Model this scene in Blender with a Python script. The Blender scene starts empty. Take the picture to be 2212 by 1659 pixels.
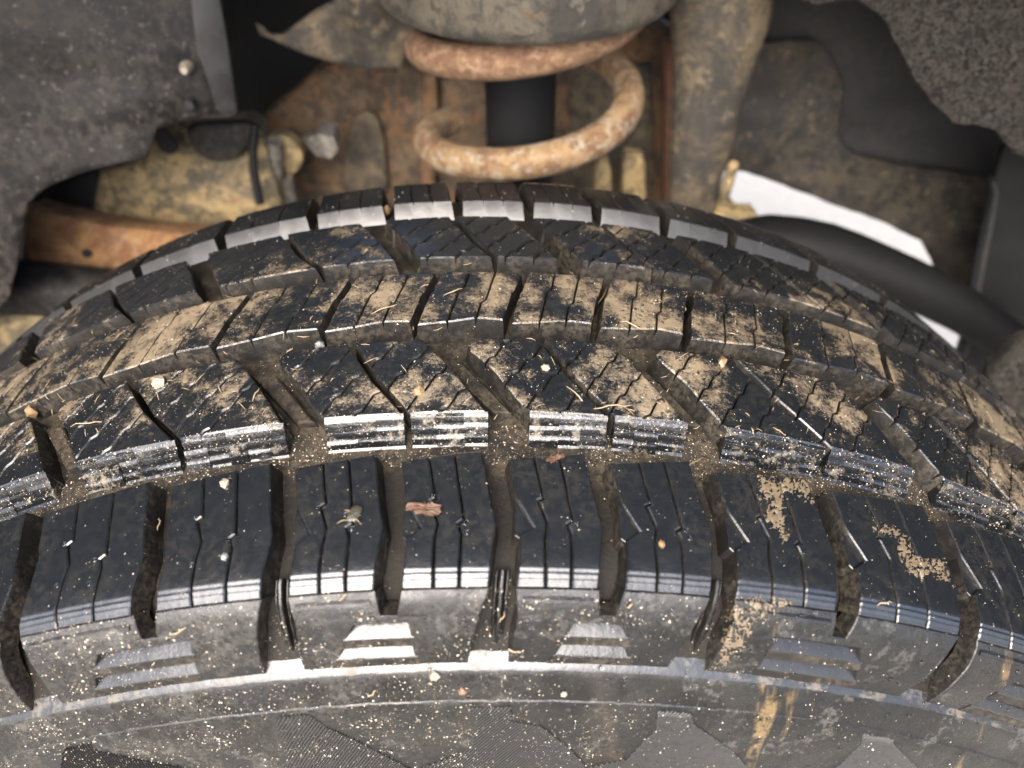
import bpy, bmesh, math, random
import numpy as np
from mathutils import Vector, Matrix, noise
from mathutils.bvhtree import BVHTree
from mathutils.geometry import tessellate_polygon
random.seed(7)
SC = bpy.context.scene
COL = SC.collection
# ------------------------------------------------------------------ camera
R = 0.395                                   # tyre radius, wheel centre at the origin, axle along Y
CAM = Vector((0.0152, -0.229, R + 0.1689))
PITCH, YAW, ROLL, HFOV = 0.7492, 0.0122, -0.008, math.radians(66)
FW = Vector((math.sin(YAW)*math.cos(PITCH), math.cos(YAW)*math.cos(PITCH), -math.sin(PITCH)))
RT0 = Vector((math.cos(YAW), -math.sin(YAW), 0)); UP0 = RT0.cross(FW)
RT = RT0*math.cos(ROLL) + UP0*math.sin(ROLL); UP = -RT0*math.sin(ROLL) + UP0*math.cos(ROLL)
cd = bpy.data.cameras.new('camera'); cam = bpy.data.objects.new('camera', cd); COL.objects.link(cam)
M = Matrix.Identity(4)
for i, ax in enumerate((RT, UP, -FW)):
    for j in range(3): M[j][i] = ax[j]
M.translation = CAM; cam.matrix_world = M
cd.sensor_width = 36; cd.lens = 18/math.tan(HFOV/2); cd.clip_start = 0.01; cd.clip_end = 500
cd.dof.use_dof = True; cd.dof.focus_distance = 0.265; cd.dof.aperture_fstop = 8.0
SC.camera = cam
FPX = 1106/math.tan(HFOV/2)
def ray(px, py):                            # direction through a point of the 2212 x 1659 picture
    return (RT*((px-1106)/FPX) - UP*((py-829.5)/FPX) + FW).normalized()
# ------------------------------------------------------------------ light
SUN_EL, SUN_AZ = math.radians(45), math.radians(195)      # azimuth clockwise from +Y
w = bpy.data.worlds.new('World'); SC.world = w; w.use_nodes = True
nt = w.node_tree; bg = nt.nodes['Background']; sky = nt.nodes.new('ShaderNodeTexSky')
sky.sky_type = 'NISHITA'; sky.sun_disc = False; sky.sun_elevation = SUN_EL; sky.sun_rotation = SUN_AZ
sky.dust_density = 4.0; sky.air_density = 0.65; sky.ozone_density = 0.0
nt.links.new(sky.outputs[0], bg.inputs[0]); bg.inputs[1].default_value = 0.15
sl = bpy.data.lights.new('sun', 'SUN'); sl.energy = 1.5; sl.angle = math.radians(60); sl.color = (1, .995, .98)
so = bpy.data.objects.new('sun', sl); COL.objects.link(so)
SD = Vector((math.sin(SUN_AZ)*math.cos(SUN_EL), math.cos(SUN_AZ)*math.cos(SUN_EL), math.sin(SUN_EL)))
so.rotation_euler = SD.to_track_quat('Z', 'Y').to_euler(); so.location = SD*5
SC.view_settings.view_transform = 'Standard'; SC.view_settings.look = 'None'
SC.view_settings.exposure = 2.4; SC.view_settings.gamma = 1
SC.cycles.use_denoising = True
SC.cycles.max_bounces = 8
# ------------------------------------------------------------------ materials
class NT:
    def __init__(s, name):
        s.m = bpy.data.materials.new(name); s.m.use_nodes = True; s.t = s.m.node_tree
        s.b = s.t.nodes['Principled BSDF']; s.co = s.n('ShaderNodeTexCoord').outputs['Object']
    def n(s, typ, **k):
        o = s.t.nodes.new(typ)
        for a, v in k.items(): setattr(o, a, v)
        return o
    def put(s, sock, v):
        if isinstance(v, (int, float)): sock.default_value = v
        elif isinstance(v, tuple): sock.default_value = (*v, 1) if len(v) == 3 and sock.type == 'RGBA' else v
        else: s.t.links.new(v, sock)
    def noise(s, scale, detail=3, rough=.55, vec=None, dist=0.0, stretch=None):
        o = s.n('ShaderNodeTexNoise'); v = vec or s.co
        if stretch:
            mp = s.n('ShaderNodeMapping'); s.put(mp.inputs['Vector'], v); mp.inputs['Scale'].default_value = stretch; v = mp.outputs[0]
        s.put(o.inputs['Vector'], v)
        s.put(o.inputs['Scale'], scale); s.put(o.inputs['Detail'], detail); s.put(o.inputs['Roughness'], rough); s.put(o.inputs['Distortion'], dist)
        return o.outputs['Fac']
    def vor(s, scale, feat='F1'):
        o = s.n('ShaderNodeTexVoronoi', feature=feat); s.put(o.inputs['Vector'], s.co); s.put(o.inputs['Scale'], scale); return o.outputs['Distance']
    def ramp(s, fac, stops):
        o = s.n('ShaderNodeValToRGB'); s.put(o.inputs[0], fac); e = o.color_ramp.elements
        while len(e) < len(stops): e.new(.5)
        for el, (p, c) in zip(e, stops):
            el.position = p; el.color = (c, c, c, 1) if isinstance(c, (int, float)) else (*c, 1)
        return o.outputs[0]
    def math(s, op, a, b=0.0, c=0.0, clamp=False):
        o = s.n('ShaderNodeMath', operation=op, use_clamp=clamp)
        for i, v in enumerate((a, b, c)): s.put(o.inputs[i], v)
        return o.outputs[0]
    def sstep(s, x, lo, hi):
        o = s.n('ShaderNodeMapRange', interpolation_type='SMOOTHSTEP'); s.put(o.inputs[0], x); s.put(o.inputs[1], lo); s.put(o.inputs[2], hi); return o.outputs[0]
    def mix(s, f, a, b):
        o = s.n('ShaderNodeMix', data_type='RGBA'); s.put(o.inputs[0], f); s.put(o.inputs[6], a); s.put(o.inputs[7], b); return o.outputs[2]
    def xyz(s):
        o = s.n('ShaderNodeSeparateXYZ'); s.put(o.inputs[0], s.co); return o.outputs
    def bump(s, h, dist, strength=1.0, prev=None):
        o = s.n('ShaderNodeBump'); s.put(o.inputs['Height'], h); s.put(o.inputs['Distance'], dist); s.put(o.inputs['Strength'], strength)
        if prev is not None: s.put(o.inputs['Normal'], prev)
        return o.outputs[0]
    def out(s, col=None, rough=None, nrm=None, metal=None, spec=None):
        if col is not None: s.put(s.b.inputs['Base Color'], col)
        if rough is not None: s.put(s.b.inputs['Roughness'], rough)
        if nrm is not None: s.put(s.b.inputs['Normal'], nrm)
        if metal is not None: s.put(s.b.inputs['Metallic'], metal)
        if spec is not None: s.put(s.b.inputs['Specular IOR Level'], spec)
        return s.m
MUD = (.245, .195, .128); MUD2 = (.10, .072, .042)
def tread_rubber():
    n = NT('tread_rubber'); X, Y, Z = n.xyz()
    # how much dried mud each rib carries, across the tyre
    t = n.math('MULTIPLY_ADD', Y, 4.0, .5)
    rib = n.ramp(t, [(.0, .38), (.06, .37), (.21, .37), (.245, .455), (.275, .455), (.295, .485), (.42, .50), (.50, .53), (.56, .515), (.62, .47), (.75, .42), (.82, .30)])
    big = n.noise(26, 3, .55, dist=.4); mid = n.noise(120, 4, .65); fine = n.noise(900, 3, .7)
    s = n.math('ADD', n.math('MULTIPLY', big, .45), n.math('ADD', n.math('MULTIPLY', mid, .37), n.math('MULTIPLY', fine, .18)))
    right = n.math('MULTIPLY', n.sstep(X, .04, .13), -.020)
    rib = n.math('ADD', rib, right)
    m = n.sstep(n.math('ADD', s, rib), .975, 1.10)
    film = n.math('MULTIPLY', n.math('MULTIPLY', n.sstep(n.noise(330, 5, .8), .42, .62), n.math('MULTIPLY_ADD', n.sstep(n.noise(45, 3, .6), .38, .62), .75, .25)), .55)     # thin dusty film with worn spots
    spots = n.sstep(n.noise(520, 2, .6), .57, .66)
    m = n.math('MULTIPLY', m, n.math('SUBTRACT', 1.0, n.math('MULTIPLY', spots, .7)))
    mudc = n.mix(n.noise(380, 4, .7), MUD2, MUD)
    c = n.mix(film, (.0058, .0070, .0086), (.021, .0195, .0165)); c = n.mix(n.math('MULTIPLY', m, .82), c, mudc)
    gloss = n.sstep(Y, -.1035, -.1065)                                          # unworn moulded edge of the shoulder
    r = n.math('MULTIPLY_ADD', n.noise(200, 4, .7), .16, .15)
    r = n.math('ADD', n.math('MULTIPLY', m, .16), n.math('MULTIPLY', r, n.math('MULTIPLY_ADD', gloss, .05, 1.0)))
    b = n.bump(n.noise(1500, 3, .7), .00022, .35); b = n.bump(m, .0004, .8, b); b = n.bump(n.noise(350, 3, .6), .0004, .25, b)
    return n.out(c, r, b, spec=.7)
def shoulder_rubber(name='shoulder_rubber', side=False):
    n = NT(name); X, Y, Z = n.xyz()
    dry = n.sstep(n.math('ADD', X, n.math('MULTIPLY', n.noise(18, 3), .10)), .09, -.02)       # left part dusty and dry, right part wet
    film = n.sstep(n.noise(60, 5, .7, dist=.5), .34, .64)
    fine = n.noise(700, 5, .8); mid = n.noise(260, 4, .75)
    dust = n.math('MULTIPLY', n.math('MULTIPLY_ADD', film, .6, .2), n.math('MULTIPLY', n.sstep(fine, .36, .60), n.math('MULTIPLY_ADD', n.sstep(mid, .35, .6), .6, .4)))
    k0 = .66 if side else .66
    c0 = n.mix(dust, (.0060*k0, .0058*k0, .0054*k0), (.056*k0, .052*k0, .045*k0))
    wetm = n.sstep(n.noise(34, 4, .6, dist=.9), .42, .58)
    k = .68 if side else .5
    wet = n.mix(wetm, (.0060*k, .0064*k, .0064*k), (.0145*k, .0145*k, .0130*k))
    c = n.mix(dry, wet, c0)
    pale = n.math('MULTIPLY', n.sstep(n.noise(55, 4, .7), .55, .60), n.sstep(n.noise(420, 4, .75), .46, .58))       # scuffed, dried patches
    c = n.mix(n.math('MULTIPLY', pale, .55 if side else .4), c, (.060, .057, .051))
    darkm = n.sstep(n.noise(40, 4, .6, dist=.8), .58, .62); c = n.mix(n.math('MULTIPLY', darkm, .85), c, (.0055, .006, .0068))
    mp = n.n('ShaderNodeMapping'); n.put(mp.inputs['Vector'], n.co); mp.inputs['Rotation'].default_value = (0, math.radians(-48), 0); mp.inputs['Scale'].default_value = (70, 20, 9)
    sk = n.noise(1, 4, .65, vec=mp.outputs[0])                                   # rubbed mud streaks, oblique, on the right
    st = n.math('MULTIPLY', n.sstep(sk, .58, .68), n.sstep(X, .03, .10)); st = n.math('MULTIPLY', st, n.sstep(mid, .36, .56))
    c = n.mix(n.math('MULTIPLY', st, .75), c, (.13, .088, .040))
    r = n.math('MULTIPLY_ADD', n.noise(60, 4, .7), .20, .15); r = n.math('ADD', r, n.math('MULTIPLY', dust, .25))
    b = n.bump(n.noise(1200, 3, .7), .0002, .30); b = n.bump(n.noise(260, 4, .6), .0004, .25, b); b = n.bump(dust, .0003, .4, b)
    return n.out(c, r, b, spec=.36 if side else .42)
def groove_rubber():
    n = NT('groove_rubber'); X, Y, Z = n.xyz()
    f = n.sstep(n.noise(60, 5, .7), .35, .65); fine = n.noise(500, 5, .8)
    m = n.math('MULTIPLY', f, n.sstep(fine, .36, .62))
    m = n.math('MULTIPLY', m, n.math('MULTIPLY_ADD', n.sstep(Y, -.078, -.070), .93, .07))     # soil colour strong in the long grooves, nearly none in the shoulder slots
    c = n.mix(m, (.0085, .0072, .0056), (.058, .046, .030))
    b = n.bump(fine, .0006, .8)
    return n.out(c, n.math('MULTIPLY_ADD', fine, .3, .5), b, spec=.2)
def grimy_steel(name, base, dirt, rust, rust_amt, scale=14, rough=.75, metal=0.0, spot=.5, fine=150):
    n = NT(name)
    a = n.noise(scale, 6, .7, dist=.9); b_ = n.noise(scale*2.3, 5, .75, dist=.6); f = n.noise(fine, 5, .8); d = n.noise(scale*4.5, 5, .75, dist=.7)
    c = n.mix(n.sstep(a, .42, .58), tuple(v*.55 for v in base), dirt)
    c = n.mix(n.sstep(n.math('ADD', b_, (rust_amt-.5)), .47, .58), c, rust)
    c = n.mix(n.math('MULTIPLY', n.sstep(d, .50, .60), .75), c, tuple(v*.30 for v in base))
    c = n.mix(n.math('MULTIPLY', n.sstep(f, .50, .64), spot), c, tuple(v*.35 for v in base))
    c = n.mix(n.math('MULTIPLY', n.sstep(n.noise(fine*.55, 4, .75), .56, .66), .6), c, tuple(min(1, v*1.6+.01) for v in dirt))
    bp = n.bump(f, .0016, .6); bp = n.bump(a, .005, .5, bp)
    return n.out(c, n.math('MULTIPLY_ADD', f, .25, rough-.12), bp, metal)
def plastic(name, base, dust, amt, scale=22, fine=190, rough=.55, bumpd=.0008):
    n = NT(name); a = n.noise(scale, 5, .65, dist=.4); f = n.noise(fine, 5, .8); k = n.noise(fine*.45, 4, .7)
    m = n.math('MULTIPLY', n.math('MULTIPLY_ADD', n.sstep(a, .34, .66), .8, .2), n.sstep(n.math('ADD', n.math('MULTIPLY', f, .6), n.math('MULTIPLY', k, .4)), .43, .57)); m = n.math('MULTIPLY', m, amt)
    c = n.mix(m, base, dust)
    c = n.mix(n.math('MULTIPLY', n.sstep(n.noise(fine*1.3, 3, .7), .60, .68), amt*.7), c, tuple(v*1.9 for v in dust))
    bp = n.bump(f, bumpd, .6)
    return n.out(c, n.math('MULTIPLY_ADD', m, .3, rough), bp, spec=.22)
def felt(name, base, light):
    n = NT(name); f = n.noise(300, 6, .85, dist=1.5); g = n.noise(45, 4, .65); k = n.noise(420, 3, .7)
    c = n.mix(n.sstep(f, .42, .60), tuple(v*.5 for v in base), light); c = n.mix(n.math('MULTIPLY', n.sstep(g, .50, .70), .5), c, base)
    c = n.mix(n.math('MULTIPLY', n.sstep(k, .61, .68), .7), c, (.11, .088, .058))
    bp = n.bump(f, .005, .9)
    return n.out(c, .95, bp, spec=.15)
def rust(name, deep, lightc, pale, amt, zred=None):
    n = NT(name); a = n.noise(55, 5, .7, dist=.8); b = n.noise(150, 5, .75); f = n.noise(500, 4, .75); X, Y, Z = n.xyz()
    c = n.mix(n.sstep(a, .38, .60), deep, lightc); c = n.mix(n.math('MULTIPLY', n.sstep(b, .50, .62), amt), c, pale)
    c = n.mix(n.math('MULTIPLY', n.sstep(n.noise(90, 5, .75), .54, .66), .55), c, (.085, .050, .032))
    c = n.mix(n.math('MULTIPLY', n.sstep(n.noise(320, 3, .7), .58, .66), .35), c, (.035, .024, .02))
    if zred: c = n.mix(n.math('MULTIPLY', n.sstep(Z, *zred), .75), c, n.mix(n.sstep(b, .42, .6), (.075, .036, .020), (.165, .090, .045)))   # upper turn of darker, redder rust
    bp = n.bump(f, .0010, .7); bp = n.bump(b, .003, .7, bp)
    return n.out(c, .85, bp)
def plain(name, col, rough=.7, metal=0.0, sc=300, var=.35, bd=.0004):
    n = NT(name); f = n.noise(sc, 4, .7)
    c = n.mix(f, tuple(v*(1-var) for v in col), tuple(min(1, v*(1+var)) for v in col))
    return n.out(c, rough, n.bump(f, bd, .5), metal)
M_TREAD, M_SHO, M_SIDE, M_GROOVE = tread_rubber(), shoulder_rubber(), shoulder_rubber('sidewall_rubber', True), groove_rubber()
M_GRIT = [plain('grit_pale', (.42, .37, .29), .6), plain('grit_tan', (.27, .205, .13), .7), plain('grit_brown', (.10, .065, .04), .7)]
M_STRAW = plain('straw', (.22, .165, .095), .6, sc=900)
M_LEAF = plain('dead_leaf', (.13, .070, .042), .35, sc=700, var=.6, bd=.001)
def water():
    n = NT('water'); n.b.inputs['Transmission Weight'].default_value = 1; n.b.inputs['IOR'].default_value = 1.33
    return n.out((1, 1, 1), .02)
M_WATER = water()
def wet_rubber():
    n = NT('wet_rubber'); f = n.noise(420, 5, .8); g = n.noise(95, 4, .7)
    d = n.math('MULTIPLY', n.sstep(g, .45, .60), n.sstep(f, .40, .58))
    c = n.mix(d, (.0065, .007, .0075), (.060, .050, .036))
    b = n.bump(f, .0003, .35); b = n.bump(g, .0008, .3, b)
    return n.out(c, n.math('MULTIPLY_ADD', d, .4, .26), b, spec=.75)
M_WET = wet_rubber()
def wall_rubber():  # dusty block walls, gloss cut to stand in for dark surroundings
    n = NT('block_wall_rubber'); f = n.noise(420, 5, .8); g = n.noise(60, 4, .65)
    m = n.math('MULTIPLY', n.sstep(g, .36, .62), n.sstep(f, .40, .62))
    c = n.mix(m, (.0080, .0076, .0070), (.042, .035, .026))
    return n.out(c, n.math('MULTIPLY_ADD', f, .3, .35), n.bump(f, .0005, .6), spec=.2)
M_WALL = wall_rubber()
def teeth_rubber():
    n = NT('ledge_rubber'); f = n.noise(420, 5, .8); g = n.noise(140, 4, .7)
    d = n.math('MULTIPLY', n.sstep(g, .53, .63), n.sstep(f, .42, .58))
    c = n.mix(d, (.0055, .006, .0065), n.mix(n.noise(300, 3), (.06, .048, .031), (.13, .108, .076)))
    b = n.bump(f, .0004, .4); b = n.bump(g, .0012, .4, b)
    return n.out(c, n.math('MULTIPLY_ADD', d, .40, .21), b, spec=.7)
M_TEETH = teeth_rubber()
M_EDGE = plain('wet_edge_rubber', (.014, .014, .014), .40, sc=160, var=.6, bd=.0003); M_EDGE.node_tree.nodes['Principled BSDF'].inputs['Specular IOR Level'].default_value = .85
M_BAR = plain('bar_rubber', (.012, .012, .012), .26, sc=260, var=.5, bd=.0005)
M_SERR = plain('serration_rubber', (.016, .016, .0155), .26, sc=400, var=.5, bd=.0002)
# ------------------------------------------------------------------ object helpers
def mesh_obj(name, verts, faces, mat, parent=None, smooth=None, mats=None, midx=None):
    me = bpy.data.meshes.new(name); me.from_pydata([tuple(v) for v in verts], [], faces); me.update()
    for m in (mats or [mat]): me.materials.append(m)
    if midx is not None: me.polygons.foreach_set('material_index', midx)
    if smooth is not None:
        me.polygons.foreach_set('use_smooth', [True]*len(me.polygons))
        if smooth < 170: me.set_sharp_from_angle(angle=math.radians(smooth))
    o = bpy.data.objects.new(name, me); COL.objects.link(o)
    if parent is not None: o.parent = parent
    return o
def bm_obj(name, bm, mat, parent=None, smooth=None, recalc=True):
    if recalc: bmesh.ops.recalc_face_normals(bm, faces=bm.faces)
    me = bpy.data.meshes.new(name); bm.to_mesh(me); bm.free(); me.materials.append(mat)
    if smooth is not None:
        me.polygons.foreach_set('use_smooth', [True]*len(me.polygons))
        if smooth < 170: me.set_sharp_from_angle(angle=math.radians(smooth))
    o = bpy.data.objects.new(name, me); COL.objects.link(o)
    if parent is not None: o.parent = parent
    return o
def tag(o, label, cat, group=None, kind=None):
    o['label'] = label; o['category'] = cat
    if group: o['group'] = group
    if kind: o['kind'] = kind
    return o
def empty(name, loc=(0, 0, 0)):
    o = bpy.data.objects.new(name, None); COL.objects.link(o); o.location = loc; o.empty_display_size = .02; return o
# ------------------------------------------------------------------ tyre section (mm): crown, shoulder, sidewall
DROP = 12.5
def chaikin(P, n=2):
    P = np.array(P, float)
    for _ in range(n):
        Q = [P[0]]
        for a, b in zip(P[:-1], P[1:]): Q += [a*.75+b*.25, a*.25+b*.75]
        Q.append(P[-1]); P = np.array(Q)
    return P
_top = [(y, -DROP*(y/105)**2) for y in np.linspace(0, -105.3, 60)]
_sh = chaikin([(-105.3, -12.57), (-107.5, -13.6), (-110, -15.6), (-111.8, -17.3), (-113.3, -19.2), (-116.5, -25.5), (-118.6, -33), (-119.5, -40.5)])
PF = np.array(_top + [tuple(q) for q in _sh[1:]])
_seg = np.hypot(*np.diff(PF, axis=0).T)
PT = np.concatenate([np.linspace(0, 105.3, 60), 105.3+np.cumsum(_seg[59:])])
TSW = PT[-1]
_g = np.gradient(PF, axis=0); _g /= np.hypot(_g[:, 0], _g[:, 1])[:, None]
PN = np.stack([_g[:, 1], -_g[:, 0]], 1)      # outward normal (y, r)
def sect(t, h):                              # t = distance across the tyre (negative = near side), h = height over the crown line
    a = abs(t)
    y = np.interp(a, PT, PF[:, 0]); r = np.interp(a, PT, PF[:, 1])
    ny = np.interp(a, PT, PN[:, 0]); nr = np.interp(a, PT, PN[:, 1]); l = math.hypot(ny, nr)
    y += h*ny/l; r += h*nr/l
    if t > 0: y = -y
    return y, r
DEG = R*1000*math.pi/180                     # mm of tread per degree
def wrap(u, t, h):
    y, r = sect(t, h); th = u/DEG*math.pi/180; rr = R + r/1000
    return (rr*math.sin(th), y/1000, rr*math.cos(th))
# ------------------------------------------------------------------ flat polygons (u, t) in mm
def area(P): return .5*sum(P[i][0]*P[(i+1) % len(P)][1]-P[(i+1) % len(P)][0]*P[i][1] for i in range(len(P)))
def clean(P, eps=.05):
    Q = []
    for p in P:
        if not Q or math.hypot(p[0]-Q[-1][0], p[1]-Q[-1][1]) > eps: Q.append(p)
    if len(Q) > 2 and math.hypot(Q[0][0]-Q[-1][0], Q[0][1]-Q[-1][1]) <= eps: Q.pop()
    return Q if area(Q) > 0 else Q[::-1]
def offset(P, d):                            # d: number or f(outward normal); positive grows the polygon (P counter-clockwise)
    n = len(P); L = []
    for i in range(n):
        a, b = P[i], P[(i+1) % n]; dx, dy = b[0]-a[0], b[1]-a[1]; l = math.hypot(dx, dy) or 1e-9
        nx, ny = dy/l, -dx/l; k = d((nx, ny)) if callable(d) else d
        L.append((a[0]+nx*k, a[1]+ny*k, dx/l, dy/l, nx, ny, k))
    Q = []
    for i in range(n):
        p, q = L[i-1], L[i]; cr = p[2]*q[3]-p[3]*q[2]; v = P[i]
        if abs(cr) < .15: Q.append((v[0]+(p[4]*p[6]+q[4]*q[6])/2, v[1]+(p[5]*p[6]+q[5]*q[6])/2)); continue
        s = ((q[0]-p[0])*q[3]-(q[1]-p[1])*q[2])/cr
        x, y = p[0]+p[2]*s, p[1]+p[3]*s; m = max(abs(p[6]), abs(q[6]))*2.2+1e-6; dd = math.hypot(x-v[0], y-v[1])
        if dd > m: x, y = v[0]+(x-v[0])*m/dd, v[1]+(y-v[1])*m/dd
        Q.append((x, y))
    return Q
def split(P, line):                          # cut polygon P by a polyline that crosses it; returns the two pieces
    hits = []; n = len(P)
    for j in range(len(line)-1):
        a, b = line[j], line[j+1]
        for i in range(n):
            c, d = P[i], P[(i+1) % n]
            den = (b[0]-a[0])*(d[1]-c[1])-(b[1]-a[1])*(d[0]-c[0])
            if abs(den) < 1e-12: continue
            s = ((c[0]-a[0])*(d[1]-c[1])-(c[1]-a[1])*(d[0]-c[0]))/den
            t = ((c[0]-a[0])*(b[1]-a[1])-(c[1]-a[1])*(b[0]-a[0]))/den
            if 0 <= s < 1 and 0 <= t < 1: hits.append((j+s, i+t, (a[0]+(b[0]-a[0])*s, a[1]+(b[1]-a[1])*s)))
    hits.sort()
    if len(hits) < 2: return [P]
    A, B = hits[0], hits[1]
    mid = [line[j] for j in range(len(line)) if A[0] < j < B[0]]
    def walk(f, t):
        out = []; i = int(f)+1
        if t < f: t += n
        while i <= t: out.append(P[i % n]); i += 1
        return out
    p1 = [A[2]] + mid + [B[2]] + walk(B[1], A[1]); p2 = [B[2]] + mid[::-1] + [A[2]] + walk(A[1], B[1])
    return [clean(q) for q in (p1, p2) if len(q) > 2 and abs(area(q)) > .5]
def split_all(P, lines):
    out = [clean(P)]
    for l in lines: out = [q for p in out for q in split(p, l)]
    return out
class Wrapped:
    """Rubber pieces laid out flat in (u, t, h) and wrapped round the tyre as one mesh."""
    def __init__(s): s.bm = bmesh.new()
    def island(s, P, top=0.0, depth=8.3, gap=.3, bev=.5, draft=.6, near=None, step_t=4.0, ripple=False, fine=None, keep_near=False):
        P = clean(P)
        if len(P) < 3 or abs(area(P)) < 1: return
        P = offset(P, -gap)
        dr = (lambda nn: (near if (near is not None and nn[1] < -.6) else draft))
        rings = [(offset(P, -bev), top), (P, top-bev*.82), (offset(P, dr), top-depth)]
        bm = bmesh.new(); vr = [[bm.verts.new((x, y, h)) for x, y in q] for q, h in rings]; n = len(P)
        for lv, (a, b) in enumerate(zip(vr[:-1], vr[1:])):
            for i in range(n):
                fc = bm.faces.new((a[i], a[(i+1) % n], b[(i+1) % n], b[i]))
                if lv == 1: fc.material_index = 2 if (keep_near and P[(i+1) % n][0]-P[i][0] > .6*math.hypot(P[(i+1) % n][0]-P[i][0], P[(i+1) % n][1]-P[i][1])) else 1
        tri = tessellate_polygon([[Vector((x, y, 0)) for x, y in rings[0][0]]])
        for f in tri:
            try: bm.faces.new([vr[0][k] for k in f])
            except ValueError: pass
        ts = [p[1] for p in P]; lo, hi = min(ts), max(ts)
        cuts = list(np.arange(math.ceil(lo/step_t)*step_t, hi, step_t))
        if lo < -104: cuts += list(np.arange(-106, max(lo, -140), -1.6))
        if ripple: cuts += list(np.arange(-110.9, -106.0, .35))
        if fine: cuts += fine
        for c in cuts:
            bmesh.ops.bisect_plane(bm, geom=bm.verts[:]+bm.edges[:]+bm.faces[:], plane_co=(0, c, 0), plane_no=(0, 1, 0), dist=1e-4)
        us = [p[0] for p in P]
        for c in np.arange(math.ceil(min(us)/9)*9, max(us), 9):
            bmesh.ops.bisect_plane(bm, geom=bm.verts[:]+bm.edges[:]+bm.faces[:], plane_co=(c, 0, 0), plane_no=(1, 0, 0), dist=1e-4)
        if ripple:
            for v in bm.verts:
                if -110.9 < v.co.y < -105.9 and v.co.z > -2: v.co.z += -.075*math.sin((v.co.y+105.9)*2*math.pi/1.65)
        bmesh.ops.recalc_face_normals(bm, faces=bm.faces)
        me = bpy.data.meshes.new('t'); bm.to_mesh(me); bm.free(); s.bm.from_mesh(me); bpy.data.meshes.remove(me)
    def grid(s, rows, dull=(), base=0):              # rows of (u, t, h); dull = columns in the matte wall rubber that stands in for shade
        vr = [[s.bm.verts.new(p) for p in r] for r in rows]
        for a, b in zip(vr[:-1], vr[1:]):
            for i in range(len(a)-1): s.bm.faces.new((a[i], b[i], b[i+1], a[i+1])).material_index = 1 if i in dull else base
    def build(s, name, mat, parent, jit=.17):
        for v in s.bm.verts:
            u, t, h = v.co
            k = noise.noise((u*.12, t*.12, 3.1))
            v.co = wrap(u+jit*noise.noise((u*.7, t*.7, h)), t+jit*noise.noise((u*.7+9, t*.7, h)), h+k*.18)
        o = bm_obj(name, s.bm, mat, parent, smooth=28, recalc=False); o.data.materials.append(M_WALL); o.data.materials.append(M_EDGE); o.data.materials.append(M_TEETH); return o
def dg(pts): return [(a*DEG, t) for a, t in pts]
# pitch sequences read off the tyre (degrees round the wheel), continued at mean pitch out of sight
PA = [-19.6, -12.9, -7.1, -2.4, 2.3, 6.8, 11.6, 17.4, 24.0]           # near shoulder, centre
PE = [-23.2, -16.5, -9.9, -4.78, -.29, 4.32, 8.82, 13.48, 18.4, 25.0]   # far shoulder
def extend(P, lo, hi, seq=(6.6, 5.6, 4.9, 5.4, 6.2, 6.6)):
    P = list(P); i = 0
    while P[-1] < hi: P.append(P[-1]+seq[i % 6]); i += 1
    i = 0
    while P[0] > lo: P.insert(0, P[0]-seq[i % 6]); i += 1
    return P
NA0 = extend(PA, -95, 95); iA = NA0.index(-19.6) % 2                      # index parity of the deep grooves
NE0 = extend(PE, -95, 95); iE = (NE0.index(-16.5)) % 2
# ------------------------------------------------------------------ tyre carcass
tyre = empty('tyre', (0, 0, 0))
tag(tyre, 'worn black all-terrain tyre filling the picture, muddy tread blocks and ribbed shoulder', 'tyre')
car = [(y, -DROP*(y/105)**2-8.4) for y in np.linspace(0, -98, 24)]
car += [(-102.5, -21.8), (-107, -26), (-110.5, -32), (-112.6, -35.4), (-114.0, -36.9), (-116.5, -39.0), (-119.2, -40.9), (-120.8, -42.1), (-121.7, -44), (-122.7, -47), (-124.4, -52.5), (-124.85, -52.85),
        (-125.9, -56), (-127.1, -64), (-128.3, -71.5), (-130.8, -85.5), (-132.6, -98), (-133.8, -110), (-134.3, -125), (-131, -150), (-122, -172), (-112, -180), (-104, -182), (-103, -178), (-117, -160), (-122, -130), (-112, -50), (-95, -32), (0, -20)]
SIDE = np.array([c for c in car if -125 < c[1] < -42 and c[0] < -121])
prof = [(-y, r) for y, r in car[::-1]][:-1] + car   # far side mirrored, then near side
prof = prof[:-1]
SEG = 1100; vs = []; fs = []; mi = []
for k in range(SEG):
    a = 2*math.pi*k/SEG
    for y, r in prof:
        if y < -114 and -60 < r < -36:
            q = noise.noise((a*120, r*.3, 0))*.34+noise.noise((a*420, r*.5, 5))*.2; y, r = y+q*.7, r+q
        rr = R+r/1000; vs.append((rr*math.sin(a), y/1000, rr*math.cos(a)))
n = len(prof)
for k in range(SEG):
    for j in range(n):
        fs.append((k*n+j, k*n+(j+1) % n, ((k+1) % SEG)*n+(j+1) % n, ((k+1) % SEG)*n+j))
        y0, r0 = prof[j]; y1, r1 = prof[(j+1) % n]; hi_, lo_ = max(r0, r1), min(r0, r1)
        mi.append(0 if lo_ > -39.1 else (2 if (max(y0, y1) < -114 and ((hi_ > -39.2 and lo_ > -42.8) or (hi_ > -42.7 and lo_ > -42.8 and hi_ < -38) or (-53.0 < lo_ < -52.8 and hi_ > -52.5))) else 1))
carcass = mesh_obj('carcass', vs, fs, None, tyre, smooth=32, mats=[M_GROOVE, M_SIDE, M_WET], midx=mi)
bm = bmesh.new(); bm.from_mesh(carcass.data); bmesh.ops.recalc_face_normals(bm, faces=bm.faces); bm.to_mesh(carcass.data); bm.free()
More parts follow.
